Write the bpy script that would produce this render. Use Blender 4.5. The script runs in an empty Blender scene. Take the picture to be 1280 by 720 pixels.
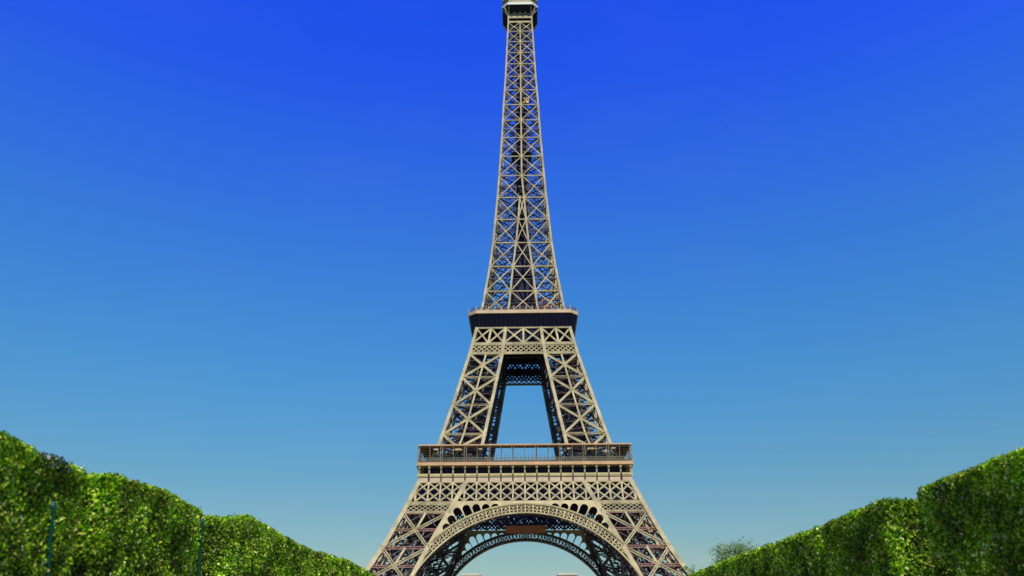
import bpy, math, random
import numpy as np
from mathutils import Matrix, Vector

random.seed(7)
rng = np.random.default_rng(7)
SC = bpy.context.scene
COL = SC.collection
R = math.radians

# ------------------------------------------------------------------ camera
D = 303.96                                    # metres from the camera to the tower's axis
cam_data = bpy.data.cameras.new('camera')
cam = bpy.data.objects.new('camera', cam_data)
COL.objects.link(cam)
cam_data.sensor_width = 36.0
cam_data.lens = 1016.3 / 1280 * 36
cam_data.clip_start = 0.1
cam_data.clip_end = 6000
cam_data.dof.use_dof = True
cam_data.dof.focus_distance = 270
cam_data.dof.aperture_fstop = 0.9
cam.matrix_world = (Matrix.Translation((0, 0, 1.75)) @ Matrix.Rotation(0.0146, 4, 'Z')
                    @ Matrix.Rotation(R(90 + 23.553), 4, 'X') @ Matrix.Rotation(-0.0048, 4, 'Z'))
SC.camera = cam

# ------------------------------------------------------------------ light
SUN_EL, SUN_AZ = R(55), R(180 - 15)            # azimuth clockwise from +Y (the view direction); the sun is behind and to the right
world = bpy.data.worlds.new('World')
SC.world = world
world.use_nodes = True
wn, wl = world.node_tree.nodes, world.node_tree.links
wn.clear()
w_out = wn.new('ShaderNodeOutputWorld')
w_bg = wn.new('ShaderNodeBackground')
w_sky = wn.new('ShaderNodeTexSky')
w_sky.sky_type = 'NISHITA'
w_sky.sun_disc = False
w_sky.sun_elevation = SUN_EL
w_sky.sun_rotation = SUN_AZ
w_sky.dust_density = 0.4
w_sky.ozone_density = 3.0
w_geo = wn.new('ShaderNodeTexCoord')
w_sep = wn.new('ShaderNodeSeparateXYZ')
w_ramp = wn.new('ShaderNodeValToRGB')
w_scl = wn.new('ShaderNodeVectorMath'); w_scl.operation = 'SCALE'
w_mul = wn.new('ShaderNodeVectorMath'); w_mul.operation = 'MULTIPLY'
SKY_TINT = [(0.085, (0.2080, 0.2420, 0.2120)), (0.175, (0.1690, 0.2720, 0.2790)), (0.271, (0.1340, 0.3170, 0.3930)), (0.360, (0.1144, 0.3259, 0.4930)), (0.453, (0.1021, 0.3057, 0.6352)), (0.534, (0.0856, 0.2618, 0.7816)), (0.614, (0.0623, 0.2084, 0.9230)), (0.680, (0.0495, 0.1863, 1.0000))]
SKY_GAIN = 2.84
#SKYCAL
els = w_ramp.color_ramp.elements
for i, (p, c) in enumerate(SKY_TINT):
    e = els[i] if i < 2 else els.new(p)
    e.position = p
    e.color = (*c, 1)
if len(SKY_TINT) == 1:
    els.remove(els[1])
wl.new(w_geo.outputs['Generated'], w_sep.inputs[0])
wl.new(w_sep.outputs['Z'], w_ramp.inputs[0])
wl.new(w_ramp.outputs[0], w_scl.inputs[0])
w_scl.inputs['Scale'].default_value = SKY_GAIN
wl.new(w_sky.outputs[0], w_mul.inputs[0])
wl.new(w_scl.outputs[0], w_mul.inputs[1])
# faint low cloud and a slight unevenness in the sky itself
w_map = wn.new('ShaderNodeMapping'); w_map.inputs['Scale'].default_value = (5, 5, 13)
w_map.inputs['Location'].default_value = (1.7, .4, 0)
w_noi = wn.new('ShaderNodeTexNoise'); w_noi.inputs['Scale'].default_value = 1.0; w_noi.inputs['Detail'].default_value = 6
wl.new(w_geo.outputs['Generated'], w_map.inputs[0]); wl.new(w_map.outputs[0], w_noi.inputs['Vector'])
w_a = wn.new('ShaderNodeMapRange'); w_a.interpolation_type = 'SMOOTHSTEP'
for k_, v_ in (('From Min', .46), ('From Max', .74), ('To Min', 0), ('To Max', .55)):
    w_a.inputs[k_].default_value = v_
wl.new(w_noi.outputs['Fac'], w_a.inputs['Value'])
w_b = wn.new('ShaderNodeMapRange'); w_b.interpolation_type = 'SMOOTHSTEP'
for k_, v_ in (('From Min', .17), ('From Max', .08), ('To Min', .02), ('To Max', 1)):
    w_b.inputs[k_].default_value = v_
wl.new(w_sep.outputs['Z'], w_b.inputs['Value'])
w_f = wn.new('ShaderNodeMath'); w_f.operation = 'MULTIPLY'
wl.new(w_a.outputs[0], w_f.inputs[0]); wl.new(w_b.outputs[0], w_f.inputs[1])
w_mix = wn.new('ShaderNodeMix'); w_mix.data_type = 'RGBA'
wl.new(w_f.outputs[0], w_mix.inputs['Factor']); wl.new(w_mul.outputs[0], w_mix.inputs['A'])
w_mix.inputs['B'].default_value = (4.4, 4.2, 4.0, 1)
wl.new(w_mix.outputs['Result'], w_bg.inputs[0])
w_bg.inputs[1].default_value = 0.1
wl.new(w_bg.outputs[0], w_out.inputs[0])

sun_data = bpy.data.lights.new('sun', 'SUN')
sun_data.energy = 5.0
sun_data.angle = R(0.5)
sun_data.color = (1.0, 0.93, 0.78)
sun = bpy.data.objects.new('sun', sun_data)
COL.objects.link(sun)
sdir = Vector((math.sin(SUN_AZ) * math.cos(SUN_EL), math.cos(SUN_AZ) * math.cos(SUN_EL), math.sin(SUN_EL)))
sun.rotation_euler = sdir.to_track_quat('Z', 'Y').to_euler()
sun.location = (40, -60, 120)

SC.view_settings.view_transform = 'Standard'
SC.view_settings.look = 'None'
SC.view_settings.exposure = 0.2
SC.view_settings.gamma = 1.0
SC.view_settings.use_curve_mapping = False
SC.cycles.max_bounces = 8


# ------------------------------------------------------------------ helpers
def tag(o, label=None, cat=None, group=None, kind=None):
    for k, v in (('label', label), ('category', cat), ('group', group), ('kind', kind)):
        if v:
            o[k] = v
    return o


def empty(name, loc=(0, 0, 0)):
    o = bpy.data.objects.new(name, None)
    o.location = loc
    o.empty_display_size = 0.5
    COL.objects.link(o)
    return o


def link_mesh(name, me, mats, parent=None):
    for m in (mats if isinstance(mats, (list, tuple)) else [mats]):
        me.materials.append(m)
    o = bpy.data.objects.new(name, me)
    COL.objects.link(o)
    if parent is not None:
        o.parent = parent
        if parent.type == 'EMPTY' and parent.parent is None:
            o.location = -parent.location
    return o


class MB:
    """Collects beams, boxes and loose polygons in world coordinates and links them as one mesh object."""
    def __init__(self):
        self.v, self.f, self.mi, self.cur = [], [], [], 0

    def poly(self, pts, faces):
        n = len(self.v)
        self.v += [tuple(p) for p in pts]
        self.f += [tuple(i + n for i in f) for f in faces]
        self.mi += [self.cur] * len(faces)

    def hexa(self, c):                       # 8 corners: bottom ring then top ring
        self.poly(c, [(0, 3, 2, 1), (4, 5, 6, 7), (0, 1, 5, 4), (1, 2, 6, 5), (2, 3, 7, 6), (3, 0, 4, 7)])

    def beam(self, p, q, w, d, nrm, jit=0.03):
        p, q = np.asarray(p, float), np.asarray(q, float)
        a = q - p
        L = np.linalg.norm(a)
        if L < 1e-4:
            return
        a /= L
        n = np.asarray(nrm, float)
        n = n - a * (n @ a)
        ln = np.linalg.norm(n)
        if ln < 1e-5:
            n = np.array((1.0, 0, 0)) - a * a[0]
            ln = np.linalg.norm(n)
        n /= ln
        s = np.cross(n, a)
        j = random.uniform(-jit, jit)
        hw, hd = w / 2, d / 2
        c = []
        for e in (p, q):
            for u, t in ((-1, -1), (1, -1), (1, 1), (-1, 1)):
                c.append(e + s * (u * hw) + n * (t * hd + j))
        self.hexa(c)

    def box(self, x0, x1, y0, y1, z0, z1):
        self.hexa([(x0, y0, z0), (x1, y0, z0), (x1, y1, z0), (x0, y1, z0),
                   (x0, y0, z1), (x1, y0, z1), (x1, y1, z1), (x0, y1, z1)])

    def loft(self, rings, cap=True):
        n = len(rings[0])
        pts = [p for r in rings for p in r]
        fs = []
        for i in range(len(rings) - 1):
            for k in range(n):
                a, b = i * n + k, i * n + (k + 1) % n
                fs.append((a, b, b + n, a + n))
        if cap:
            fs.append(tuple(range(n - 1, -1, -1)))
            fs.append(tuple((len(rings) - 1) * n + k for k in range(n)))
        self.poly(pts, fs)

    def tube(self, p, q, r0, r1, seg=8):
        p, q = np.asarray(p, float), np.asarray(q, float)
        a = (q - p) / max(np.linalg.norm(q - p), 1e-6)
        u = np.cross(a, (0, 0, 1.0) if abs(a[2]) < .9 else (1.0, 0, 0))
        u /= np.linalg.norm(u)
        w = np.cross(a, u)
        rs = []
        for e, r in ((p, r0), (q, r1)):
            rs.append([e + r * (math.cos(t) * u + math.sin(t) * w) for t in np.linspace(0, 2 * math.pi, seg, endpoint=False)])
        self.loft(rs)

    def build(self, name, mats, parent=None):
        me = bpy.data.meshes.new(name)
        me.from_pydata([tuple(map(float, p)) for p in self.v], [], self.f)
        me.polygons.foreach_set('material_index', self.mi)
        me.update()
        return link_mesh(name, me, mats, parent)


def nodes_of(m):
    m.use_nodes = True
    return m.node_tree.nodes, m.node_tree.links


def mat(name, col, rough=.6, var=.25, scale=.4, col2=None, metal=0.0, spec=.5, bump=0.0):
    """Principled paint or stone with two noises for tone and dirt."""
    m = bpy.data.materials.new(name)
    n, l = nodes_of(m)
    b = n['Principled BSDF']
    tc = n.new('ShaderNodeTexCoord')
    nz = n.new('ShaderNodeTexNoise'); nz.inputs['Scale'].default_value = scale
    nz.inputs['Detail'].default_value = 6
    l.new(tc.outputs['Object'], nz.inputs['Vector'])
    rp = n.new('ShaderNodeValToRGB')
    rp.color_ramp.elements[0].position = .3
    rp.color_ramp.elements[1].position = .7
    c2 = col2 or tuple(c * (1 - var) for c in col)
    rp.color_ramp.elements[0].color = (*c2, 1)
    rp.color_ramp.elements[1].color = (*col, 1)
    l.new(nz.outputs['Fac'], rp.inputs[0])
    l.new(rp.outputs[0], b.inputs['Base Color'])
    b.inputs['Roughness'].default_value = rough
    b.inputs['Metallic'].default_value = metal
    b.inputs['Specular IOR Level'].default_value = spec
    if bump:
        bp = n.new('ShaderNodeBump'); bp.inputs['Strength'].default_value = bump
        l.new(nz.outputs['Fac'], bp.inputs['Height'])
        l.new(bp.outputs[0], b.inputs['Normal'])
    return m


def leaf_mat(name, stops, rough=.55, trans=.54, spec=.2):
    """Leaves: every loose leaf takes its own tone, with some light passing through."""
    m = bpy.data.materials.new(name)
    n, l = nodes_of(m)
    b = n['Principled BSDF']
    g = n.new('ShaderNodeNewGeometry')
    rp = n.new('ShaderNodeValToRGB')
    e = rp.color_ramp.elements
    for i, (p, c) in enumerate(stops):
        k = e[i] if i < 2 else e.new(p)
        k.position = p
        k.color = (*c, 1)
    l.new(g.outputs['Random Per Island'], rp.inputs[0])
    tc = n.new('ShaderNodeTexCoord')
    nz = n.new('ShaderNodeTexNoise'); nz.inputs['Scale'].default_value = 1.1
    nz.inputs['Detail'].default_value = 4
    l.new(tc.outputs['Object'], nz.inputs['Vector'])
    hs = n.new('ShaderNodeHueSaturation')
    mr = n.new('ShaderNodeMapRange')
    mr.inputs['From Min'].default_value = .35; mr.inputs['From Max'].default_value = .65
    mr.inputs['To Min'].default_value = .45; mr.inputs['To Max'].default_value = 1.55
    l.new(nz.outputs['Fac'], mr.inputs['Value'])
    l.new(mr.outputs[0], hs.inputs['Value'])
    l.new(rp.outputs[0], hs.inputs['Color'])
    l.new(hs.outputs[0], b.inputs['Base Color'])
    b.inputs['Roughness'].default_value = rough
    b.inputs['Specular IOR Level'].default_value = spec
    t = n.new('ShaderNodeBsdfTranslucent')
    l.new(hs.outputs[0], t.inputs['Color'])
    mx = n.new('ShaderNodeMixShader'); mx.inputs[0].default_value = trans
    l.new(b.outputs[0], mx.inputs[1]); l.new(t.outputs[0], mx.inputs[2])
    l.new(mx.outputs[0], n['Material Output'].inputs['Surface'])
    return m


PALE = mat('pale_paint', (.45, .378, .182), .6, .5, .3, spec=.25)
PALE2 = mat('pale_plate_paint', (.45, .375, .168), .6, .42, .3, spec=.25)
ROSE = mat('rose_paint', (.56, .34, .15), .6, .25, .3)
BROWN_SHADE = mat('brown_shade_paint', (.05, .032, .03), .6, .35, .3)  # interior shade put into the colour; also plain brown on rails and roofs
DARK_SHADE = mat('dark_shade_paint', (.032, .030, .060), .9, .3, .3, spec=.1)  # same ironwork, with navy shade of undersides and recesses put into the colour
BRICK = mat('brick_red_paint', (.34, .17, .11), .6, .3, .3)
REDP = mat('red_brown_panel', (.66, .26, .12), .6, .2, .3)
STONE = mat('cream_stone', (.52, .48, .33), .85, .2, .1)
ROOF = mat('grey_roof', (.2, .2, .2), .7, .2, .2)
GLASS = mat('dark_glass', (.03, .04, .06), .15, .2, .5)
MASON = mat('pedestal_stone', (.4, .36, .3), .85, .25, .2)
YELLOW = mat('yellow_enamel', (.75, .45, .02), .4, .15, .6)
ORANGE = mat('orange_enamel', (.5, .14, .05), .4, .2, .6)
GREENM = mat('green_enamel', (.004, .06, .03), .75, .3, 1.5, spec=.1)
CAPM = mat('teal_cap', (.008, .06, .045), .5, .2, 4, spec=.3)
BARK = mat('bark', (.12, .09, .06), .9, .4, 3, bump=.4)
GRASS = mat('grass_blades', (.07, .12, .03), .9, .5, 1.5)
SAND = mat('sand_path', (.42, .36, .26), .95, .2, .8)
HILL = mat('park_hill', (.06, .09, .03), .95, .5, .05)
LEAF = leaf_mat('hedge_leaf', [(0, (.20, .11, .045)), (.025, (.05, .06, .01)), (.05, (.018, .075, .001)), (.34, (.08, .245, .002)), (.64, (.23, .45, .006)), (.85, (.47, .65, .02)), (.95, (.80, .84, .13)), (1, (.94, .90, .42))])  # palest tones put sun glints into the leaf colour
LEAFD = leaf_mat('dark_leaf', [(0, (.010, .028, .008)), (.6, (.025, .06, .015)), (.9, (.08, .12, .05)), (1, (.6, .6, .5))], rough=.25, trans=.1, spec=.5)
LEAFT = leaf_mat('tree_leaf', [(0, (.14, .26, .09)), (.6, (.25, .38, .15)), (1, (.36, .46, .22))], trans=.35)
CORE = mat('hedge_twigs', (.03, .05, .012), .95, .5, 6, bump=.5)

# ------------------------------------------------------------------ ground
def sheet(name, x0, x1, y0, y1, z, m):
    b = MB()
    b.poly([(x0, y0, z), (x1, y0, z), (x1, y1, z), (x0, y1, z)], [(0, 1, 2, 3)])
    o = b.build(name, m)
    return tag(o, kind='structure')


sheet('ground', -2600, 2600, -300, 4000, 0.0, GRASS)
sheet('path', -6.9, 6.9, -60, 232, 0.004, SAND)
sheet('esplanade', -75, 75, 234, 375, 0.004, SAND)


def hill_mesh():
    xs, ys = np.linspace(-900, 900, 61), np.linspace(470, 1500, 45)
    X, Y = np.meshgrid(xs, ys)
    ramp = np.clip((Y - 480) / 230, 0, 1)
    side = np.clip((900 - np.abs(X)) / 300, 0, 1)
    Z = 28 * (3 * ramp ** 2 - 2 * ramp ** 3) * (side ** 2 * (3 - 2 * side)) - .3
    back = np.clip((1500 - Y) / 300, 0, 1)
    Z *= back
    Z += -.2
    n, m_ = X.shape
    b = MB()
    b.poly(np.stack([X, Y, Z], -1).reshape(-1, 3),
           [(i * m_ + k, i * m_ + k + 1, (i + 1) * m_ + k + 1, (i + 1) * m_ + k) for i in range(n - 1) for k in range(m_ - 1)])
    tag(b.build('hill', HILL), kind='structure')


hill_mesh()

# ------------------------------------------------------------------ lattice tower
WO = np.array([(0, 60.6), (22.9, 46.9), (29.3, 43.5), (39.9, 38.8), (49.9, 34.7), (57.6, 31.5), (63.6, 29.1), (80, 24.7), (99.3, 19.8), (110.6, 17.4),
               (115.7, 16.5), (119.8, 15.5), (137.9, 12.9), (148.9, 11.7), (170.7, 10.1), (181.6, 9.4), (201.3, 8.3), (219, 7.6), (235, 6.75), (248.9, 6.2), (267, 5.5), (276, 5.3)])
WI = np.array([(0, 41), (19.7, 34), (29.3, 29.6), (49.9, 19.2), (57.6, 16.4), (63.7, 14.3), (80, 11.3), (99.3, 7.8), (110.6, 6.6), (119.8, 5.4),
               (137.9, 3.8), (148.9, 2.55), (160, 1.6), (170.7, .9), (181.6, .0), (300, 0)])


def wo(z): return float(np.interp(z, WO[:, 0], WO[:, 1]))
def wi(z): return float(np.interp(z, WI[:, 0], WI[:, 1]))


TW = Vector((0, D, 0))
ROT = [(1, 0, 0, 1), (0, -1, 1, 0), (-1, 0, 0, -1), (0, 1, -1, 0)]


def rot(k, x, y):
    a, b, c, d = ROT[k]
    return a * x + b * y, c * x + d * y


def FP(k, x, z, n=0.0, w=None):              # a point on face k of the tower (face 0 looks at the camera)
    h = (wo(z) if w is None else w) + n
    px, py = rot(k, x, -h)
    return (px + TW.x, py + TW.y, z)


def FN(k):
    px, py = rot(k, 0, -1)
    return (px, py, .0)


tower = empty('lattice_tower', TW)
tag(tower, 'tall pale iron lattice tower rising between the hedges over a round arch', 'tower')

SIGNS = [(-1, -1), (1, -1), (1, 1), (-1, 1)]


def corner(s, a, b, z):                      # leg corner: a, b say outer (1) or inner (0) in x and y
    return (TW.x + s[0] * (wo(z) if a else wi(z)), TW.y + s[1] * (wo(z) if b else wi(z)), z)


LEG_FACES = [((0, 1), (1, 1)), ((1, 0), (1, 1)), ((0, 0), (1, 0)), ((0, 0), (0, 1))]


def face_nrm(s, i):
    return [(0, s[1], 0), (s[0], 0, 0), (0, -s[1], 0), (-s[0], 0, 0)][i]


def lerp(p, q, t): return tuple(a + (b - a) * t for a, b in zip(p, q))


def laced(b, p, q, w, fl, d, n, pitch):
    """An open lattice girder: two flanges and zig-zag lacing between them."""
    p, q = np.asarray(p), np.asarray(q)
    a = q - p; L = np.linalg.norm(a); a = a / L
    s = np.cross(np.asarray(n, float), a); s /= np.linalg.norm(s)
    o = s * (w - fl) / 2
    b.beam(p + o, q + o, fl, d, n); b.beam(p - o, q - o, fl, d, n)
    m = max(2, int(L / pitch))
    for i in range(m):
        u, v_ = p + a * (L * i / m), p + a * (L * (i + 1) / m)
        sg = 1 if i % 2 else -1
        b.beam(u + o * sg, v_ - o * sg, fl * .6, d * .5, n)


def leg(name, s, levels, gw, xw, open_x, ztop):
    g = MB()
    zs = sorted(set([levels[0], ztop] + levels + [z for z in WO[:, 0] if levels[0] < z < ztop]))
    for a, b_ in ((1, 1), (1, 0), (0, 1), (0, 0)):
        for z0, z1 in zip(zs, zs[1:]):
            if a or b_:
                g.beam(corner(s, a, b_, z0), corner(s, a, b_, z1), gw, gw, (0, s[1], 0), 0)
            else:
                g.cur = 1
                for nn in ((0, s[1], 0), (s[0], 0, 0)):
                    laced(g, corner(s, a, b_, z0), corner(s, a, b_, z1), gw, .35, .3, nn, gw * 1.2)
                g.cur = 0
    br, hz, inner = g, g, MB()
    for fi, (c0, c1) in enumerate(LEG_FACES):
        n = face_nrm(s, fi)
        B = br
        g.cur = 0 if fi < 2 else 1  # inner faces: same paint, darkened to carry their shade
        H = g
        hc = (2 if open_x else 0) if fi < 2 else 1
        xc = g.cur
        for i, (z0, z1) in enumerate(zip(levels, levels[1:])):
            P = [corner(s, *c0, z0), corner(s, *c1, z0), corner(s, *c1, z1), corner(s, *c0, z1)]
            (laced(B, P[0], P[2], xw, xw * .34, .35, n, xw * 1.5) if open_x else B.beam(P[0], P[2], xw, .4, n))
            (laced(B, P[1], P[3], xw, xw * .34, .35, n, xw * 1.5) if open_x else B.beam(P[1], P[3], xw, .4, n))
            g.cur = hc
            laced(H, P[3], P[2], xw * .9, xw * .25, .5, n, xw * 1.4)
            g.cur = xc
            zm = (z0 + z1) / 2
            if open_x:                          # second, lighter layer of bracing
                m0, m1 = corner(s, *c0, zm), corner(s, *c1, zm)
                g.cur = hc
                laced(H, m0, m1, xw * .8, xw * .24, .5, n, xw * 1.4)
                g.cur = xc
                top, mid = lerp(P[3], P[2], .5), lerp(m0, m1, .5)
                B.beam(top, mid, xw * .7, .4, n)
                for t0, t1 in ((0, .5), (.5, 1)):
                    inner.beam(lerp(m0, m1, t0), lerp(P[3], P[2], t1), .3, .3, n)
                    inner.beam(lerp(m0, m1, t1), lerp(P[3], P[2], t0), .3, .3, n)
                    inner.beam(lerp(P[0], P[1], t0), lerp(m0, m1, t1), .3, .3, n)
                    inner.beam(lerp(P[0], P[1], t1), lerp(m0, m1, t0), .3, .3, n)
            else:
                B.beam(lerp(P[0], P[1], .5), lerp(P[3], P[2], .5), xw * .75, .4, n)
                for q in range(4):              # thin stays beside the main cross
                    t = (q + .5) / 4
                    inner.beam(lerp(P[0], P[3], t), lerp(P[1], P[2], min(1, t + .12)), .2, .2, n)
            ctr = lerp(P[0], P[2], .5)
            nn = np.asarray(n, float) * .3
            q = xw * .8
            u = np.asarray(P[1], float) - np.asarray(P[0], float); u /= np.linalg.norm(u)
            up = np.array((0, 0, 1.0))
            for cc in (ctr, P[2], P[3]):          # gusset plates
                cc = np.asarray(cc) + nn
                B.beam(cc - up * q, cc + up * q, q * 1.8, .12, n, .01)
    # diaphragms, lift rails and stairs inside the leg
    for z0, z1 in zip(levels, levels[1:]):
        zz = [z0, (z0 + z1) / 2]
        for z in zz:
            inner.beam(corner(s, 0, 0, z), corner(s, 1, 1, z), .5, .5, (0, 0, 1))
            inner.beam(corner(s, 0, 1, z), corner(s, 1, 0, z), .5, .5, (0, 0, 1))
        def ip(u, v, z):
            return (TW.x + s[0] * (wi(z) + (wo(z) - wi(z)) * u), TW.y + s[1] * (wi(z) + (wo(z) - wi(z)) * v), z)
        for u, v in ((.35, .35), (.65, .35), (.35, .65), (.65, .65)):
            inner.beam(ip(u, v, z0), ip(u, v, z1), .45, .45, (0, 1, 0))
        st = 8
        for q in range(st):
            za, zb = z0 + (z1 - z0) * q / st, z0 + (z1 - z0) * (q + 1) / st
            f0, f1 = (.2, .8) if q % 2 else (.8, .2)
            inner.beam(ip(f0, .5, za), ip(f1, .5, zb), .8, .25, (0, 0, 1))
            inner.beam(ip(.35, .35, za), ip(.65, .35, za), .25, .25, (0, 0, 1))
            inner.beam(ip(.65, .65, za), ip(.35, .65, zb), .22, .22, (0, 1, 0))
            inner.beam(ip(.5, f0, za), ip(.5, f1, zb), .5, .2, (0, 0, 1))
    root = g.build(name, [PALE, BROWN_SHADE, BRICK], tower)
    inner.build('inner_bracing', BROWN_SHADE, root)
    return root


for s in SIGNS:
    r = leg('leg', s, [0.4, 6.2, 17.2, 28.5, 39.7], 1.3, 1.0, True, 49.9)
    for a in (0, 1):
        for b_ in (0, 1):
            p = MB()
            c = corner(s, a, b_, 0.4)
            p.loft([[(c[0] + i * h, c[1] + j * h, z) for i, j in ((-1, -1), (1, -1), (1, 1), (-1, 1))] for h, z in ((3.4, 0), (3.1, 1.6), (1.6, 2.6))])
            p.build('pedestal', MASON, r)
for s in SIGNS:
    leg('upper_leg', s, [57.0, 67.4, 78.5, 89.5, 99.2], 1.1, .8, False, 110.4)
# ---- belts under the first floor and the arches
def clampx(x, z): return max(-wo(z), min(wo(z), x))


BAY = 3.93


def first_belt(k):
    n = FN(k)
    b = MB()
    z0, zm, z1 = 43.5, 46.65, 49.8
    for i in range(-10, 11):
        x = i * BAY
        if abs(x) < wo(z0) - .3:
            zt = z1 if abs(x) < wo(z1) else float(np.interp(abs(x), [wo(z1), wo(z0)], [z1, z0]))
            b.beam(FP(k, x, z0, .1), FP(k, x, zt, .1), .5, .5, n)
        if i < 10:
            for za, zb in ((z0, zm), (zm, z1)):
                for xa, xb in ((x, x + BAY), (x + BAY, x)):
                    if min(abs(xa), abs(xb)) < wo(za):
                        qa, qb = clampx(xa, za), clampx(xb, zb)
                        b.beam(FP(k, qa, za, .05), FP(k, qb, zb, .05), .48, .4, n)
    b.beam(FP(k, -wo(49.9), 49.85, .1), FP(k, wo(49.9), 49.85, .1), .4, .6, n)
    # solid band over the legs and the small lattice belt under it
    b.beam(FP(k, -wo(42.8), 42.8, .1), FP(k, -wi(42.8) + .4, 42.8, .1), 1.1, .5, n)
    b.beam(FP(k, wi(42.8) - .4, 42.8, .1), FP(k, wo(42.8), 42.8, .1), 1.1, .5, n)
    for sg in (-1, 1):
        xa, xb = wi(41), wo(41)
        for z, w in ((39.85, .5),):
            b.beam(FP(k, sg * wi(z), z, .1), FP(k, sg * wo(z), z, .1), w, .5, n)
        m = int((xb - xa) / 1.9)
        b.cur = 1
        b.beam(FP(k, sg * (wi(41) + .6), 41.1, -1.0), FP(k, sg * (wo(41) - 1.2), 41.1, -1.0), 2.2, .1, n)  # dark sheet standing in for shade behind the small lattice
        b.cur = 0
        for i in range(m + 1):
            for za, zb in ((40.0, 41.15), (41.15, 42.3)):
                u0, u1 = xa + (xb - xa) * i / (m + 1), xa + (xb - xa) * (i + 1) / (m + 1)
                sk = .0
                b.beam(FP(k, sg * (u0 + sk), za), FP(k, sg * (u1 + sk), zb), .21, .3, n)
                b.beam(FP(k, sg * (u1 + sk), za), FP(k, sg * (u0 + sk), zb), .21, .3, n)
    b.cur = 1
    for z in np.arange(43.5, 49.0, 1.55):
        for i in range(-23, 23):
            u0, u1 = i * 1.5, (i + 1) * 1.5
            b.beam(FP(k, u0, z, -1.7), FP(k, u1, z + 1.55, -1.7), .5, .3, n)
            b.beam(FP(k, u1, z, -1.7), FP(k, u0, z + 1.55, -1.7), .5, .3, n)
    b.build('lattice_belt', [PALE, DARK_SHADE], tower)
    # inner belt between the inner leg faces, coloured dark for the shade of the floor
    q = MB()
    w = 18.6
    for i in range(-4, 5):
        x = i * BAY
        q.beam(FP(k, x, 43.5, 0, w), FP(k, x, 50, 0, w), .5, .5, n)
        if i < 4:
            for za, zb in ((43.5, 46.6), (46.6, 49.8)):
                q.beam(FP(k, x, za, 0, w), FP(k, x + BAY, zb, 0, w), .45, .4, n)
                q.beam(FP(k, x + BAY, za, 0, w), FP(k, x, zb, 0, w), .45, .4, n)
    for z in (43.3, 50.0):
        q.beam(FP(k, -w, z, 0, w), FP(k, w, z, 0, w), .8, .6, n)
    q.beam(FP(k, -w - 4, 49.4, -.6, w), FP(k, w + 4, 49.4, -.6, w), 6.6, .3, n)  # dark plate added to close off sky seen through the spandrel openings
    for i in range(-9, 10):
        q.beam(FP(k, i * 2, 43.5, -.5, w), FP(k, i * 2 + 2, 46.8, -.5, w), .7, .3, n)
    q.build('inner_belt', DARK_SHADE, tower)


for k in range(4):
    first_belt(k)

AZ, R0, R1 = 0.8, 38.4, 41.8


def arc_pt(k, r, t, n):
    return FP(k, r * math.sin(t), AZ + r * math.cos(t), n)


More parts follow.
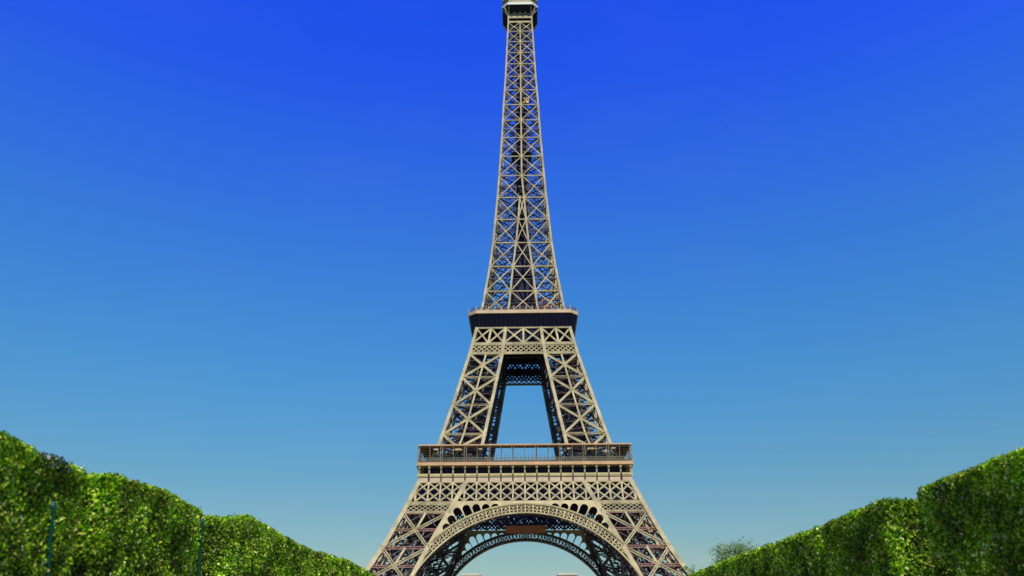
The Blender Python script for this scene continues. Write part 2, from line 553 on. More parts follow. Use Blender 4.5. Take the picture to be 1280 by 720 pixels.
def arch(k):
    n = FN(k)
    tmax = R(62)
    N = 72
    b = MB()
    ts = np.linspace(-tmax, tmax, N + 1)

    def rim(r, w, d, nn, B=b, lim=R(63)):
        for t0, t1 in zip(ts, ts[1:]):
            if max(abs(t0), abs(t1)) > lim:
                continue
            e = .003
            B.beam(arc_pt(k, r, t0 - e, nn), arc_pt(k, r, t1 + e, nn), w, d, n, .004)
    rim(R0 + .25, .45, 1.0, .5)
    rim(R1 - .25, .5, 1.0, .5, b, R(46.5))
    root = b.build('arch', PALE2, tower)
    o = MB()
    rim(39.55, .2, .4, .45, o, R(52))
    step = 2.5 / 40
    m = int(R(49) / step)
    for i in range(-m, m + 1):
        t = i * step
        o.beam(arc_pt(k, 38.9, t, .45), arc_pt(k, 41.3, t, .45), .42, .45, n)
        tm = t + step / 2
        o.beam(arc_pt(k, 38.8, tm, .45), arc_pt(k, 39.5, tm, .45), .35, .4, n)
        # curled ornament of each cell: a little arch with a cross under it
        w = step * .36
        pr = None
        for q in range(7):
            a = math.pi * q / 6
            p = arc_pt(k, 40.5 + .62 * math.sin(a), tm - w * math.cos(a), .42)
            if pr:
                o.beam(pr, p, .2, .3, n)
            pr = p
        o.beam(arc_pt(k, 39.6, tm - w, .42), arc_pt(k, 40.6, tm + w * .6, .42), .2, .3, n)
        o.beam(arc_pt(k, 39.6, tm + w, .42), arc_pt(k, 40.6, tm - w * .6, .42), .2, .3, n)
        o.beam(arc_pt(k, 40.3, tm, .42), arc_pt(k, 41.3, tm, .42), .3, .3, n)
    o.build('ring_ornament', PALE2, root)
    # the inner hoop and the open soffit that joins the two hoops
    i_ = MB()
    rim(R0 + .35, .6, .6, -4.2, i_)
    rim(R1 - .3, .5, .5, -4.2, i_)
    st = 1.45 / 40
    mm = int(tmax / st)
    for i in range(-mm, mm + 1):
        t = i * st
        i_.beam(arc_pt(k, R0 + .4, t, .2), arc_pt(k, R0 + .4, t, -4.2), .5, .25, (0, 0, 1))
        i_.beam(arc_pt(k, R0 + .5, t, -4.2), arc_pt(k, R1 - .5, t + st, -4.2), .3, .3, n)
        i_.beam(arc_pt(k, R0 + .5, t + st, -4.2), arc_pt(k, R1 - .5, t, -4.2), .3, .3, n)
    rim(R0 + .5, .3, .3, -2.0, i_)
    i_.build('soffit', BROWN_SHADE, root)
    # pierced plates between the ring, the leg and the belt
    holes = [(13.3, 42.75), (17.3, 43.5), (21.2, 44.5), (25.1, 45.5), (28.9, 46.0), (32.5, 44.7), (36.0, 43.3)]
    for sg in (-1, 1):
        cu = bpy.data.curves.new('spandrel', 'CURVE')
        cu.dimensions = '2D'
        cu.fill_mode = 'BOTH'
        cu.extrude = .2

        def spl(pts):
            sp = cu.splines.new('POLY')
            sp.points.add(len(pts) - 1)
            for p_, q in zip(sp.points, pts):
                p_.co = (q[0], q[1], 0, 1)
            sp.use_cyclic_u = True
        out = []
        t1 = R(46)
        for t in np.linspace(0.0, t1, 40):
            out.append((sg * 41.45 * math.sin(t), AZ + 41.45 * math.cos(t)))
        for z in np.linspace(30.0, 42.6, 8):
            out.append((sg * (wi(z) + .3), z))
        out += [(sg * (wi(43.35) + .3), 43.4), (0, 43.4)]
        spl(out)
        for deg, rt in holes:
            t = R(deg)
            a = 1.22
            er, et = np.array((math.sin(t), math.cos(t))), np.array((math.cos(t), -math.sin(t)))
            c0 = np.array((0, AZ))
            rb = 41.85
            if rt - rb < a:
                top = [(c0 + er * (rb + (rt - rb) * math.sin(q)) + et * (a * math.cos(q))) for q in np.linspace(0, math.pi, 9)]
                pts = top
            else:
                top = [(c0 + er * (rt - a + a * math.sin(q)) + et * (a * math.cos(q))) for q in np.linspace(0, math.pi, 11)]
                pts = [c0 + er * rb + et * a] + top + [c0 + er * rb - et * a]
            spl([(sg * p_[0], p_[1]) for p_ in pts])
        tmp = bpy.data.objects.new('spandrel_tmp', cu)
        COL.objects.link(tmp)
        dg = bpy.context.evaluated_depsgraph_get()
        me = bpy.data.meshes.new_from_object(tmp.evaluated_get(dg))
        bpy.data.objects.remove(tmp)
        bpy.data.curves.remove(cu)
        for v in me.vertices:
            x, z, e = v.co
            v.co = FP(k, x, z, .35 + e)
        link_mesh('spandrel_plate', me, PALE2, root)
    return root


for k in range(4):
    arch(k)


# ---- first floor gallery
def ring4(h0, z0, h1, z1, inner=None):
    return [[(TW.x + i * h, TW.y + j * h, z) for i, j in ((-1, -1), (1, -1), (1, 1), (-1, 1))] for h, z in ((h0, z0), (h1, z1))]


def frame4(b, ho, hi, z0, z1):               # a square ring slab, four mitred pieces
    for k in range(4):
        pts = []
        for z in (z0, z1):
            for x, h in ((-ho, ho), (ho, ho), (hi, hi), (-hi, hi)):
                px, py = rot(k, x, -h)
                pts.append((TW.x + px, TW.y + py, z))
        b.hexa(pts)


b = MB()
frame4(b, 35.2, 12.0, 55.7, 56.9)
gallery = b.build('first_floor', BROWN_SHADE, tower)
b = MB()
for i in range(-8, 9):
    x = i * BAY
    for y0, y1 in (((-33.5, 33.5),) if abs(x) > 12 else ((-33.5, -12), (12, 33.5))):
        b.box(TW.x + x - .25, TW.x + x + .25, TW.y + y0, TW.y + y1, 52.2, 55.6)
        b.box(TW.x + y0, TW.x + y1, TW.y + x - .24, TW.y + x + .24, 52.25, 55.55)
b.build('floor_beam', DARK_SHADE, gallery)
b = MB()
frame4(b, 33.0, 31.8, 50.05, 55.65)            # wall behind the consoles
frame4(b, 31.7, 12.2, 54.9, 55.6)
b.build('frieze_backing', DARK_SHADE, gallery)
b = MB()
frame4(b, 34.6, 33.1, 49.95, 52.7)
b.build('frieze_ground', BROWN_SHADE, gallery)
b = MB()
for k in range(4):
    for i in range(-9, 9):
        x = (i + .5) * BAY
        w = 1.72 if i not in (-9, 8) else 1.5
        b.beam(FP(k, x - w, 50.72, 0, 34.85), FP(k, x + w, 50.72, 0, 34.85), 1.4, .4, FN(k), .01)
b.build('name_frieze', mat('frieze_paint', (.56, .42, .24), .55, .25, .5), gallery)
b = MB()
for k in range(4):
    for i in range(-9, 9):
        x = (i + .5) * BAY
        w = 1.78 if i not in (-9, 8) else 1.6
        for z, n_ in ((51.75, 35.0), (52.1, 35.12), (52.45, 35.05)):
            b.beam(FP(k, x - w, z, 0, n_), FP(k, x + w, z, 0, n_), .34, .5, FN(k), .01)
b.build('moulding', mat('ochre_paint', (.52, .43, .17), .5, .25, .5), gallery)
b = MB()
for k in range(4):
    n = FN(k)
    b.beam(FP(k, -33.2, 55.2, 0, 33.2), FP(k, 33.2, 55.2, 0, 33.2), .3, .3, n)
    b.beam(FP(k, -34.6, 49.9, 0, 34.7), FP(k, 34.6, 49.9, 0, 34.7), .18, .5, n)
    for i in range(-9, 10):
        x = max(-34.7, min(34.7, i * BAY))
        b.beam(FP(k, x, 52.7, 0, 34.9), FP(k, x, 53.9, 0, 35.1), .5, .6, n)
        b.beam(FP(k, x, 53.9, 0, 35.0), FP(k, x, 54.4, 0, 35.1), .3, .4, n)
        b.beam(FP(k, x, 54.35, 0, 35.2), FP(k, x, 55.1, 0, 35.4), .72, .7, n)
        b.beam(FP(k, x, 55.0, 0, 33.2), FP(k, x, 55.0, 0, 35.4), .35, .3, (0, 0, 1))
b.build('console', PALE, gallery)
b = MB()
frame4(b, 35.65, 33.6, 55.3, 56.35)
b.build('cornice', ROSE, gallery)
b = MB()
for k in range(4):
    n = FN(k)
    for z, w in ((57.75, .16), (57.2, .08), (56.75, .1)):
        b.beam(FP(k, -35.3, z, 0, 35.4), FP(k, 35.3, z, 0, 35.4), w, .12, n)
    for i in range(-72, 73):
        b.beam(FP(k, i * BAY / 8, 56.5, 0, 35.4), FP(k, i * BAY / 8, 57.75, 0, 35.4), .13, .08, n, .005)
b.build('railing', mat('olive_paint', (.2, .17, .09), .6, .3, .5), gallery)
b = MB()
frame4(b, 35.5, 31.0, 61.85, 62.25)
b.build('canopy', ROSE, gallery)
b = MB()
for k in range(4):
    n = FN(k)
    for i in range(-9, 10):
        x = max(-35.1, min(35.1, i * BAY))
        b.cur = 1
        for dx in ((-.34, .34) if i % 2 else (0,)):
            b.beam(FP(k, x + dx, 56.35, 0, 35.3), FP(k, x + dx, 61.85, 0, 35.3), .17 if i % 2 else .13, .2, n)
        b.cur = 0
        b.beam(FP(k, x, 56.5, 0, 31.4), FP(k, x, 61.8, 0, 31.4), .22, .22, n)
        b.beam(FP(k, x, 61.5, 0, 31.2), FP(k, x, 61.6, 0, 35.3), .25, .3, (0, 0, 1))
        for q in (.33, .66):
            if i < 9:
                b.beam(FP(k, x + q * BAY, 56.5, 0, 35.1), FP(k, x + q * BAY, 58.9, 0, 35.1), .1, .1, n)
b.build('post', [BROWN_SHADE, mat('umber_paint', (.27, .2, .11), .6, .3, .5)], gallery)
for s in SIGNS:                                # low rooms inside each leg on the first floor
    b = MB()
    cx, cy = TW.x + s[0] * 23.5, TW.y + s[1] * 23.5
    b.box(cx - 5.5, cx + 5.5, cy - 5.5, cy + 5.5, 57, 60.6)
    o = b.build('floor_room', BROWN_SHADE, gallery)
    for ya in (cy - 5.58, cy + 5.46):
        b = MB()
        for i in range(-4, 5):
            b.box(cx + i * 1.2 - .45, cx + i * 1.2 + .45, ya, ya + .12, 57.9, 60.0)
        b.build('window', GLASS, o)
b = MB()
b.box(TW.x - 8, TW.x + 8, TW.y + 29.4, TW.y + 29.9, 41.3, 45.0)
o = b.build('hanging_panel', REDP, tower)
b = MB()
for i in range(-3, 4):
    b.beam((TW.x + i * 2.6, TW.y + 29.65, 45), (TW.x + i * 2.6, TW.y + 29.65, 52.3), .2, .2, (0, 1, 0))
b.build('hanger', BROWN_SHADE, o)


# ---- second floor belts and platform
def second_belt(k):
    n = FN(k)
    b = MB()
    zt, zb, zl = 110.1, 103.8, 99.5
    xs_t = [-wo(zt), -(wo(zt) + wi(zt)) / 2, -wi(zt), 0, wi(zt), (wo(zt) + wi(zt)) / 2, wo(zt)]
    xs_b = [-wo(zb), -(wo(zb) + wi(zb)) / 2, -wi(zb), 0, wi(zb), (wo(zb) + wi(zb)) / 2, wo(zb)]
    for i in range(7):
        b.beam(FP(k, xs_b[i], zb, .1), FP(k, xs_t[i], zt, .1), .95 if i in (2, 4) else .75, .5, n)
        if i < 6:
            b.beam(FP(k, xs_b[i], zb), FP(k, xs_t[i + 1], zt), .62, .4, n)
            b.beam(FP(k, xs_b[i + 1], zb), FP(k, xs_t[i], zt), .62, .4, n)
        if i < 6:
            c = [(xs_b[i] + xs_b[i + 1] + xs_t[i] + xs_t[i + 1]) / 4]
            b.beam(FP(k, c[0], 106.4, .25), FP(k, c[0], 107.5, .25), 1.1, .1, n)
    b.beam(FP(k, -wo(110.3), 110.2, .1), FP(k, wo(110.3), 110.2, .1), .5, .6, n)
    b.beam(FP(k, -wo(103.4), 103.4, .15), FP(k, wo(103.4), 103.4, .15), 1.1, .5, n)
    b.beam(FP(k, -wo(99.4), 99.4, .15), FP(k, wo(99.4), 99.4, .15), .8, .5, n)
    m = 20
    for i in range(m):
        for za, z2 in ((99.7, 101.3), (101.3, 102.9)):
            u0, u1 = -1 + 2 * i / m, -1 + 2 * (i + 1) / m
            b.beam(FP(k, u0 * wo(za), za), FP(k, u1 * wo(z2), z2), .36, .3, n)
            b.beam(FP(k, u1 * wo(za), za), FP(k, u0 * wo(z2), z2), .36, .3, n)
    b.cur = 1
    for sg in (-1, 1):
        b.beam(FP(k, sg * (wi(101.3) + .4), 101.3, -.9), FP(k, sg * (wo(101.3) - 1.1), 101.3, -.9), 3.2, .1, n)  # dark backing sheets in place of shade inside the belt
    b.build('lattice_belt', [PALE, DARK_SHADE], tower)
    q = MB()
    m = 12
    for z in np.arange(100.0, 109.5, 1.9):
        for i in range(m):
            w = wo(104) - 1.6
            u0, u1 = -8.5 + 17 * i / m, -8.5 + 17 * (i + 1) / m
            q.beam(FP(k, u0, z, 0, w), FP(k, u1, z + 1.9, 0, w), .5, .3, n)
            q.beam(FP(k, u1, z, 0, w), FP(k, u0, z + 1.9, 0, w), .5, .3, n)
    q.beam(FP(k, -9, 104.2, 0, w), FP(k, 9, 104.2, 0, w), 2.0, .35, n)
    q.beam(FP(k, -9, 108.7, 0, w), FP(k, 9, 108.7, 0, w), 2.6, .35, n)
    q.build('inner_belt', DARK_SHADE, tower)


for k in range(4):
    second_belt(k)


def octa(h, cut, z):
    c = h - cut
    return [(TW.x + x, TW.y + y, z) for x, y in ((-c, -h), (c, -h), (h, -c), (h, c), (c, h), (-c, h), (-h, c), (-h, -c))]


b = MB()
b.loft([octa(17.5, .4, 110.45), octa(18.6, 1.4, 112.0), octa(20.2, 2.6, 114.6), octa(20.3, 2.7, 115.0)])
second = b.build('second_floor', DARK_SHADE, tower)
b = MB()
b.loft([octa(20.8, 2.9, 115.02), octa(20.8, 2.9, 115.5), octa(20.65, 2.85, 115.55), octa(20.65, 2.85, 116.4)])
b.build('cornice', mat('tan_paint', (.56, .4, .2), .6, .3, .4), second)
b = MB()
for k in range(4):
    n = FN(k)
    for i in range(-10, 11):
        x = i * 1.66
        b.beam(FP(k, x, 110.5, 0, 17.6), FP(k, x, 112.1, 0, 18.7), .3, .3, n)
        b.beam(FP(k, x, 112.1, 0, 18.7), FP(k, x, 114.7, 0, 20.35), .22, .3, n)
for k in range(4):
    b.beam(FP(k, -17, 110.62, 0, 17.75), FP(k, 17, 110.62, 0, 17.75), .25, .25, FN(k))
b.build('console', mat('console_shade_paint', (.045, .042, .065), .7, .3, .4), second)  # kept near the soffit colour, with its shade painted in
b = MB()
po = octa(20.5, 2.8, 0)
for i in range(8):
    p, q = np.array(po[i]), np.array(po[(i + 1) % 8])
    nn = np.cross(q - p, (0, 0, 1))
    L = np.linalg.norm(q - p)
    for z in (116.4, 117.0, 117.6):
        b.beam(p + (0, 0, z), q + (0, 0, z), .14, .12, nn)
    for t in np.linspace(0, 1, max(3, int(L / .75))):
        c = p + (q - p) * t
        b.beam(c + (0, 0, 116.1), c + (0, 0, 117.6), .12, .12, nn)
    b.cur = 1
    for t in np.linspace(0, 1, max(2, int(L / 2.2))):
        c = p + (q - p) * t
        b.beam(c + (0, 0, 116.1), c + (0, 0, 118.0), .3, .3, nn)
    b.cur = 0
b.build('railing', [BROWN_SHADE, PALE], second)
b = MB()
b.loft([octa(11.5, 2, 116.2), octa(11.5, 2, 119.4), octa(12.2, 2, 119.5), octa(12.2, 2, 120.2)])
o = b.build('upper_deck', BROWN_SHADE, second)
b = MB()
b.loft([octa(7, 1, 120.2), octa(7, 1, 124.0)])
b.build('lift_room', DARK_SHADE, o)

# ---- spire
LV = [115.9, 126.58, 137.89, 148.93, 159.99, 170.68, 181.63, 191.5, 201.32, 210.62, 219.01, 227.21, 235.04, 242.22, 248.86, 255.34, 261.57, 267.0]
b, ib = MB(), MB()
x_ = b
for s in SIGNS:
    zs = sorted(set(LV + [119.8, 276]))
    for z0, z1 in zip(zs, zs[1:]):
        cw = .86 - .22 * (z0 - 116) / 160
        b.beam(corner(s, 1, 1, z0), corner(s, 1, 1, z1), cw, cw, (0, s[1], 0), 0)
        if z0 < 266:
            f0, f1 = corner(s, 0, 1, z0), corner(s, 0, 1, z1)
            e0, e1 = corner(s, 1, 0, z0), corner(s, 1, 0, z1)
            if wi(z1) > .05 or s[0] > 0:
                b.beam(f0, f1, cw * .85, cw * .8, (0, s[1], 0), .02)
            if wi(z1) > .05 or s[1] > 0:
                b.beam(e0, e1, cw * .85, cw * .8, (s[0], 0, 0), .02)
        if z1 < 172:
            ib.beam(corner(s, 0, 0, z0), corner(s, 0, 0, z1), .5, .5, (0, 1, 0))
for k in range(4):
    n = FN(k)
    for z0, z1 in zip(LV, LV[1:]):
        sc = 1 - .3 * (z0 - 116) / 150
        o0, o1, i0, i1 = wo(z0), wo(z1), wi(z0), wi(z1)
        for sg in (-1, 1):
            x_.beam(FP(k, sg * o0, z0), FP(k, sg * i1, z1), .42 * sc, .35, n)
            x_.beam(FP(k, sg * i0, z0), FP(k, sg * o1, z1), .42 * sc, .35, n)
            c = (FP(k, sg * (o0 + o1 + i0 + i1) / 4, (z0 + z1) / 2, .25))
            x_.beam((c[0], c[1], c[2] - .55 * sc), (c[0], c[1], c[2] + .55 * sc), 1.1 * sc, .1, n, .01)
            for xx, ww in ((o1 - .2, .9), (i1, 1.3)):
                c = FP(k, sg * xx, z1, .34)
                x_.beam((c[0], c[1], c[2] - .75 * sc), (c[0], c[1], c[2] + .75 * sc), ww * sc, .1, n, .01)
        if (i0 + i1) > 1.6:
            x_.beam(FP(k, -i0, z0), FP(k, i1, z1), .42 * sc, .35, n)
            x_.beam(FP(k, i0, z0), FP(k, -i1, z1), .42 * sc, .35, n)
        x_.beam(FP(k, -o1, z1, .05), FP(k, o1, z1, .05), .46 * sc, .4, n)
        # inner plane of bracing and stays
        w = max(i1, 1.4)
        if z1 < 182:
            ib.beam(FP(k, -o0 + .5, z0, 0, w), FP(k, -w, z1, 0, w), .36, .3, n)
            ib.beam(FP(k, -w, z0, 0, w), FP(k, -o1 + .5, z1, 0, w), .36, .3, n)
            ib.beam(FP(k, o0 - .5, z0, 0, w), FP(k, w, z1, 0, w), .36, .3, n)
            ib.beam(FP(k, w, z0, 0, w), FP(k, o1 - .5, z1, 0, w), .36, .3, n)
            ib.beam(FP(k, -o1, z1, 0, w), FP(k, o1, z1, 0, w), .4, .4, n)
        zm = (z0 + z1) / 2
        om = wo(zm)
        px, py = rot(k, 1, 1)
        ib.beam((TW.x + px * om, TW.y + py * om, zm), (TW.x - px * om, TW.y - py * om, zm), .3, .3, (0, 0, 1))
        ib.beam((TW.x + px * o1, TW.y + py * o1, z1), (TW.x - px * o1, TW.y - py * o1, z1), .35, .35, (0, 0, 1))
        ib.beam(FP(k, -om, zm), FP(k, om, zm), .22, .25, n)
spire = b.build('spire', PALE, tower)
# lift shaft and stairs up the middle
for z0, z1 in zip(LV, LV[1:]):
    h0 = min(2.6, wo(z1) * .42)
    for i, j in SIGNS:
        ib.beam((TW.x + i * h0, TW.y + j * h0, z0), (TW.x + i * h0, TW.y + j * h0, z1), .4, .4, (0, 1, 0))
    m = 4
    for q in range(m):
        za, zb = z0 + (z1 - z0) * q / m, z0 + (z1 - z0) * (q + 1) / m
        for k in range(4):
            pa, pb = rot(k, -h0, -h0), rot(k, h0, -h0)
            if q % 2:
                pa, pb = pb, pa
            ib.beam((TW.x + pa[0], TW.y + pa[1], za), (TW.x + pb[0], TW.y + pb[1], zb), .26, .26, FN(k))
        sx = h0 + .8
        xa, xb = (-1.3, 1.3) if q % 2 else (1.3, -1.3)
        ib.beam((TW.x + xa, TW.y + sx, za), (TW.x + xb, TW.y + sx, zb), .9, .25, (0, 0, 1))
        ib.beam((TW.x + xa, TW.y - sx, za), (TW.x + xb, TW.y - sx, zb), .7, .22, (0, 0, 1))
ib.build('inner_bracing', BROWN_SHADE, spire)
b = MB()
b.loft([octa(max(1.6, wo(z) * .27), .4, z) for z in (124.05, 148, 170, 200, 235, 267.9)])
b.build('lift_shaft', DARK_SHADE, spire)
b = MB()
b.loft([octa(4.4, 1, 196.8), octa(4.4, 1, 197.0)])
for k in range(4):
    b.beam(FP(k, -4, 198.2, 0, 4.3), FP(k, 4, 198.2, 0, 4.3), .12, .12, FN(k))
    b.beam(FP(k, -4, 196.9, 0, 4.3), FP(k, -4, 198.2, 0, 4.3), .12, .12, FN(k))
b.build('landing', BROWN_SHADE, spire)

# ---- top platform
b = MB()
for k in range(4):
    n = FN(k)
    for z, w in ((267.3, 1.0), (269.9, .9)):
        b.beam(FP(k, -5.6, z, .1, 5.45), FP(k, 5.6, z, .1, 5.45), w, .5, n)
    for i in range(4):
        x0, x1 = -5.2 + i * 2.6, -2.6 + i * 2.6
        b.beam(FP(k, x0, 270.2, 0, 5.35), FP(k, x1, 273.3, 0, 5.35), .4, .3, n)
        b.beam(FP(k, x1, 270.2, 0, 5.35), FP(k, x0, 273.3, 0, 5.35), .4, .3, n)
        b.beam(FP(k, x0, 270.2, 0, 5.35), FP(k, x0, 273.4, 0, 5.35), .5, .3, n)
    for sg in (-1, 1):
        b.beam(FP(k, sg * 5.2, 271.0, 0, 5.3), FP(k, sg * 5.2, 274.9, 0, 8.0), .5, .5, n)
for s in SIGNS:
    b.beam((TW.x + s[0] * 5.3, TW.y + s[1] * 5.3, 270.5), (TW.x + s[0] * 7.4, TW.y + s[1] * 7.4, 275), .6, .6, (0, s[1], 0))
top = b.build('top_cage', PALE, tower)
b = MB()
b.loft([octa(5.0, .4, 273.4), octa(8.2, 2.5, 275.3)])
b.loft([octa(2.5, .4, 268.0), octa(2.5, .4, 273.3)])
b.build('soffit', DARK_SHADE, top)
b = MB()
b.loft([octa(8.4, 2.6, 275.32), octa(8.4, 2.6, 276.6)])
b.build('cornice', mat('pale_green_paint', (.5, .55, .4), .5), top)
b = MB()
b.loft([octa(7.6, 2.4, 276.6), octa(7.6, 2.4, 279.6), octa(8.3, 2.6, 279.7), octa(8.3, 2.6, 280.3), octa(4.5, 1.2, 280.4), octa(4.5, 1.2, 284), octa(3.0, .8, 287), octa(1.2, .3, 291)])
b.build('cabin', PALE, top)
b = MB()
b.tube((TW.x, TW.y, 290), (TW.x, TW.y, 324), .8, .25, 8)
for z in (296, 301, 306, 311):
    b.tube((TW.x - 1.6, TW.y, z), (TW.x + 1.6, TW.y, z), .12, .12, 6)
    b.tube((TW.x, TW.y - 1.6, z), (TW.x, TW.y + 1.6, z), .12, .12, 6)
b.build('antenna', PALE, top)


# ---- lift cabins riding inside the tower
def cabin(x, y, z, m, label, h=3.2, w=1.3):
    r = empty('lift_cabin', (x, y, z))
    tag(r, label, 'lift cabin')
    b = MB()
    b.box(x - w, x + w, y - w, y + w, z, z + h)
    b.build('body', m, r)
    b = MB()
    b.box(x - w * .8, x + w * .8, y - w - .06, y - w + .1, z + h * .45, z + h * .85)
    b.build('window', GLASS, r)
    b = MB()
    b.box(x - w * 1.1, x + w * 1.1, y - w * 1.1, y + w * 1.1, z + h + .02, z + h + .25)
    b.build('roof', BROWN_SHADE, r)


cabin(TW.x + 2.4, TW.y - 4.6, 221.6, YELLOW, 'small yellow lift cabin high up inside the tower spire', 2.6, 1.0)
cabin(TW.x + 9.2, TW.y - 9.5, 121.0, ORANGE, 'orange red lift cabin just above the second floor of the tower', 3.6, 2.0)


# ------------------------------------------------------------------ far pavilions on the hill
def pavilion(x, label):
    r = empty('stone_pavilion', (x, 770, 27))
    tag(r, label, 'building', 'stone pavilions on the far hill')
    b = MB()
    b.box(x - 8.6, x + 8.6, 761, 783, 26, 56.0)
    b.build('wall', STONE, r)
    b = MB()
    b.box(x - 9.0, x + 9.0, 760.5, 783.5, 56.02, 57.3)
    b.box(x - 8.0, x + 8.0, 761.5, 782.5, 57.31, 58.0)
    b.build('roof', STONE, r)
    for i in range(-2, 3):
        b = MB()
        b.box(x + i * 3.2 - .8, x + i * 3.2 + .8, 760.86, 761.1, 34, 52)
        b.build('window', GLASS, r)


pavilion(-49, 'cream stone pavilion far off under the left side of the tower arch')
pavilion(37, 'cream stone pavilion far off under the right side of the tower arch')


# ------------------------------------------------------------------ leaves
def leaf_mesh(name, P, N, size, aspect=.62, upright=.35, fold=.25, extra=None):
    """P points, N outward normals: one folded four-point leaf at each."""
    n = len(P)
    nr = N * .9 + rng.normal(size=(n, 3)) * .75
    nr[:, 2] += upright
    nr /= np.linalg.norm(nr, axis=1)[:, None]
    t = rng.normal(size=(n, 3))
    t -= nr * (t * nr).sum(1)[:, None]
    t /= np.linalg.norm(t, axis=1)[:, None]
    s = np.cross(nr, t)
    L = (size * np.clip(rng.lognormal(0, .33, n), .45, 2.0))[:, None]
    W = L * aspect * rng.uniform(.75, 1.2, n)[:, None]
    f = nr * W * fold
    V = np.stack([P - t * L * .5, P + s * W * .5 + f - t * L * .05, P + t * L * .5, P - s * W * .5 + f - t * L * .05], 1).reshape(-1, 3)
    return V


def quads_object(name, V, m, parent, tri_fold=True):
    n = len(V) // 4
    me = bpy.data.meshes.new(name)
    me.vertices.add(len(V))
    me.vertices.foreach_set('co', V.astype(np.float32).ravel())
    q = np.arange(n)[:, None] * 4
    loops = np.concatenate([q + 0, q + 1, q + 2, q + 0, q + 2, q + 3], 1).ravel().astype(np.int32)
    me.loops.add(len(loops))
    me.loops.foreach_set('vertex_index', loops)
    me.polygons.add(2 * n)
    me.polygons.foreach_set('loop_start', np.arange(0, 6 * n, 3, dtype=np.int32))
    me.polygons.foreach_set('loop_total', np.full(2 * n, 3, np.int32))
    me.update(calc_edges=True)
    me.validate()
    return link_mesh(name, me, m, parent)


def wob(a, b_, seed):
    """Cheap smooth noise in two coordinates, about -1..1."""
    r = np.random.default_rng(seed)
    o = np.zeros_like(a)
    for i in range(7):
        fx, fy = r.normal(size=2) * (1.2 + i * .9)
        o += np.sin(a * fx + b_ * fy + r.uniform(0, 6.28)) / (1 + .35 * i)
    return o / 2.6


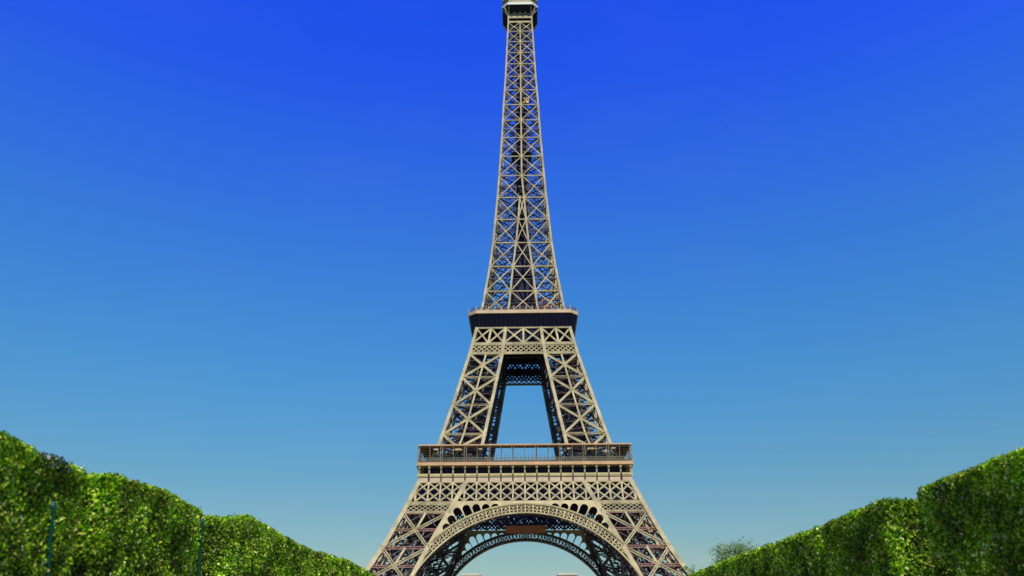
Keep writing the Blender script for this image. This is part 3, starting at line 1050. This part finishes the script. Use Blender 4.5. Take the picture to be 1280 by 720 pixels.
def hedge(sx, y0, y1, top, depth, leaf, dens, label, seed, face=8.0, sprigs=(), near_end=True):
    """A clipped block: sx is the side of the walk, top a list of (y, height)."""
    ty, tz = np.array(top).T
    H = lambda y: np.interp(y, ty, tz)
    root = empty('hedge', (sx * (face + depth / 2), (y0 + y1) / 2, 0))
    tag(root, label, 'hedge', 'clipped hedges along the walk')
    x1 = face + depth
    # twiggy inside
    ins = .28
    b = MB()
    ys = np.linspace(y0 + ins, y1 - ins, 10)
    rs = []
    for y in ys:
        h = H(y) - ins
        rs.append([(sx * (face + ins), y, 0.02), (sx * (face + ins), y, h - .25), (sx * (face + ins + .3), y, h), (sx * (x1 - ins - .3), y, h), (sx * (x1 - ins), y, h - .25), (sx * (x1 - ins), y, 0.02)])
    b.loft(rs)
    b.build('twigs', CORE, root)
    P, N, S = [], [], []

    def add(p, n, sz):
        P.append(p); N.append(n); S.append(np.full(len(p), sz))
    zlo = 1.9
    L = y1 - y0
    rad = .17

    def shell(u, v, kind, sd):
        pass
    # walk face: dense in the upper part, coarser below
    for za, zb, d_, sz in ((zlo, None, dens, leaf), (0, zlo, dens * .22, leaf * 2.0)):
        zmax = (zb if zb else tz.max())
        n = int(L * (zmax - za) * d_)
        y = rng.uniform(y0, y1, n); z = rng.uniform(za, zmax, n)
        k = z < H(y); y, z = y[k], z[k]
        e = np.abs(rng.normal(size=len(y))) * .11
        over = np.clip(z - (H(y) - rad), 0, rad)
        rnd = rad - np.sqrt(np.maximum(rad ** 2 - over ** 2, 0))
        ey = np.clip(rad - np.minimum(y - y0, y1 - y), 0, rad)
        rnd += rad - np.sqrt(np.maximum(rad ** 2 - ey ** 2, 0))
        x = face + e + rnd - .09 * wob(y, z, seed)
        p = np.stack([sx * x, y, z], 1)
        nn = np.stack([np.full(len(y), -sx * 1.0), np.zeros(len(y)), over / rad * 1.2], 1)
        add(p, nn, sz)
    # top
    n = int(L * min(depth, 2.6) * dens * .9)
    y = rng.uniform(y0, y1, n); x = rng.uniform(face, face + min(depth, 2.6), n)
    z = H(y) - np.abs(rng.normal(size=n)) * .09 + .055 * wob(y * 1.3, x, seed + 5) + np.where(rng.random(n) < .1, rng.uniform(0, .025, n), 0)
    ex = np.clip(rad - (x - face), 0, rad)
    z -= (rad - np.sqrt(np.maximum(rad ** 2 - ex ** 2, 0))) * .8
    ey = np.clip(rad - np.minimum(y - y0, y1 - y), 0, rad)
    z -= (rad - np.sqrt(np.maximum(rad ** 2 - ey ** 2, 0))) * .8
    add(np.stack([sx * x, y, z], 1), np.tile((0, 0, 1.0), (n, 1)), leaf)
    # both ends
    for ye, sg, dd in ((y0, -1, dens), (y1, 1, dens * .35)):
        n = int(depth * (tz.max() - zlo) * dd)
        x = rng.uniform(face, x1, n); z = rng.uniform(zlo, H(ye), n)
        over = np.clip(z - (H(ye) - rad), 0, rad)
        rnd = rad - np.sqrt(np.maximum(rad ** 2 - over ** 2, 0))
        exx = np.clip(rad - (x - face), 0, rad)
        rnd += rad - np.sqrt(np.maximum(rad ** 2 - exx ** 2, 0))
        y = ye - sg * (np.abs(rng.normal(size=n)) * .11 + rnd - .09 * wob(x, z, seed + 9))
        add(np.stack([sx * x, y, z], 1), np.tile((0, sg * 1.0, 0), (n, 1)), leaf)
    # shoots standing out of the clipped top
    m = int(L * 4)
    sh = [(rng.uniform(y0 + .1, y1 - .1), face + abs(rng.normal()) * .5 + .1, rng.uniform(.02, .05)) for _ in range(m)] + list(sprigs)
    for (ya, xa, hh) in sh:
        k = max(3, int(hh / leaf * 3.2))
        t = np.linspace(0, 1, k)
        d = rng.normal(size=2) * .18
        base = float(H(ya)) - .08
        p = np.stack([sx * (xa + d[0] * t * hh), ya + d[1] * t * hh, base + t * (hh + .08)], 1) + rng.normal(size=(k, 3)) * .008
        add(p, np.tile((0, 0, .3), (k, 1)), leaf * .9)
    P, N, S = np.concatenate(P), np.concatenate(N), np.concatenate(S)
    quads_object('foliage', leaf_mesh('foliage', P, N, S), LEAF, root)
    return root


hedge(-1, 5.0, 15.05, [(5, 4.75), (12.6, 4.76), (13.4, 4.7), (15.0, 4.74)], 3.0, .062, 1650,
      'nearest dark green clipped hedge block at the left edge', 11, sprigs=[(13.4 + rng.normal() * .3, 8.15 + abs(rng.normal()) * .2, rng.uniform(.05, .1)) for _ in range(14)])
hedge(-1, 16.0, 20.75, [(16, 4.86), (18, 4.92), (20.7, 4.86)], 3.0, .064, 1500,
      'left hedge block with bright lit end, between the two green posts', 12)
hedge(-1, 23.3, 32.2, [(23.3, 5.0), (24.4, 5.22), (26, 5.2), (28, 5.08), (30, 5.0), (32.2, 5.04)], 3.2, .07, 1100,
      'middle left hedge block just beyond the tall green post', 13, sprigs=[(23.4 + rng.uniform(0, .6), 10.2 + rng.normal() * .25, rng.uniform(.15, .4)) for _ in range(16)])
hedge(-1, 33.2, 62.0, [(33.2, 5.06), (36, 5.14), (39, 5.2), (42, 5.17), (46, 5.1), (62, 5.1)], 3.2, .095, 560,
      'farthest left hedge block reaching the foot of the tower', 14)
hedge(1, 5.0, 17.1, [(5, 4.66), (15, 4.64), (17.1, 4.62)], 3.0, .062, 1650,
      'nearest dark green clipped hedge block at the right edge', 15)
hedge(1, 18.75, 23.05, [(18.7, 4.7), (21, 4.7), (23, 4.64)], 3.0, .064, 1500,
      'right hedge block with a bright flat lit end facing us', 16)
hedge(1, 23.3, 62.0, [(23.3, 4.66), (28, 4.7), (33, 4.79), (40, 4.78), (62, 4.8)], 3.2, .088, 600,
      'long farthest right hedge block running to the small tree', 17)


# dark glossy climbers tangled round the post heads
def climber(x, y, z, r, n, label):
    root = empty('climbing_plant', (x, y, 0))
    tag(root, label, 'plant', 'dark glossy climbers on the hedge tops')
    d = rng.normal(size=(n, 3)); d /= np.linalg.norm(d, axis=1)[:, None]
    P = np.array((x, y, z)) + d * (rng.random((n, 1)) ** .7) * np.array(r)
    quads_object('foliage', leaf_mesh('foliage', P, d, np.full(n, .07)), LEAFD, root)
    b = MB()
    x += math.copysign(.35, x)
    pr = (x, y, 0.02)
    for i in range(1, 15):
        q = (x + rng.normal() * .04, y + rng.normal() * .05, z * i / 14)
        b.tube(pr, q, .018, .016, 5)
        pr = q
    b.build('stem', BARK, root)


climber(-8.25, 13.9, 4.6, (.4, .75, .16), 1100, 'dark glossy climber on the top of the left hedge by its near post')
climber(8.18, 16.0, 4.42, (.22, .4, .2), 500, 'dark glossy climber at the end of the right hedge round its post')


# ------------------------------------------------------------------ green posts
def green_post(x, y, h, lean, label):
    """Slim post; it leans along the walk by lean metres at its top."""
    r = empty('metal_post', (x, y, 0))
    tag(r, label, 'post', 'green metal posts in front of the hedges')
    at = lambda z: (x, y + lean * (z / h - .8), z)
    b = MB()
    b.tube(at(0), at(.35), .08, .075, 12)
    b.tube(at(.35), at(h), .05, .042, 12)
    b.build('shaft', GREENM, r)
    b = MB()
    cx, cy, cz = at(h)
    ring = lambda rr, z: [(cx + rr * math.cos(t), cy + rr * math.sin(t), z) for t in np.linspace(0, 2 * math.pi, 14, endpoint=False)]
    b.loft([ring(.045, h), ring(.06, h + .02), ring(.065, h + .06), ring(.055, h + .1), ring(.03, h + .13), ring(.008, h + .135)])
    b.build('cap', CAPM, r)


green_post(-8.02, 14.2, 3.85, -1.0, 'green metal post before the nearest left hedge, under the dark climber')
green_post(-7.97, 20.75, 4.45, -1.1, 'green metal post with pale cap between two left hedge blocks')
green_post(8.06, 16.05, 4.4, -1.1, 'green metal post half hidden in the nearest right hedge')


# ------------------------------------------------------------------ trees
def tree(x, y, h, crown_r, n, leaf, label, zc=None, seed=1, gap=.5):
    r_ = np.random.default_rng(seed)
    root = empty('tree', (x, y, 0))
    tag(root, label, 'tree')
    b = MB()
    b.tube((x, y, 0), (x + .2, y, h * .45), .38, .25, 9)
    b.tube((x + .2, y, h * .45), (x, y, h * .85), .25, .07, 8)
    cl = []
    for i in range(26):
        a = r_.uniform(0, 6.28)
        zz = h * r_.uniform(.5, 1.0)
        rr = crown_r * math.sqrt(max(.05, 1 - ((zz / h - .72) / .34) ** 2)) * r_.uniform(.3, 1)
        e = np.array((x + rr * math.cos(a), y + rr * math.sin(a), zz))
        st = np.array((x + .1, y, min(h * .8, max(h * .35, zz - rr * .9))))
        m = (st + e) / 2 + (0, 0, -.25)
        b.tube(st, m, .1, .07, 6)
        b.tube(m, e, .07, .03, 6)
        cl.append(e)
        for _ in range(3):
            e2 = e + r_.normal(size=3) * crown_r * .17
            b.tube(e, e2, .035, .015, 5)
            cl.append(e2)
    b.build('trunk', BARK, root)
    cl = np.array(cl)
    k = r_.integers(0, len(cl), n)
    d = r_.normal(size=(n, 3)) * crown_r * gap * .3 * r_.uniform(.5, 1.3, (len(cl), 1))[k]
    P = cl[k] + d * (1, 1, .75)
    quads_object('crown', leaf_mesh('crown', P, d / (np.linalg.norm(d, axis=1)[:, None] + 1e-6), np.full(n, leaf)), LEAFT, root)


tree(50.5, 207, 21.4, 7.6, 52000, .3, 'pale green tree showing over the right hedge', seed=3)
tree(43.2, 225, 20.0, 2.6, 900, .32, 'thin bare tree right beside the foot of the tower', seed=5)
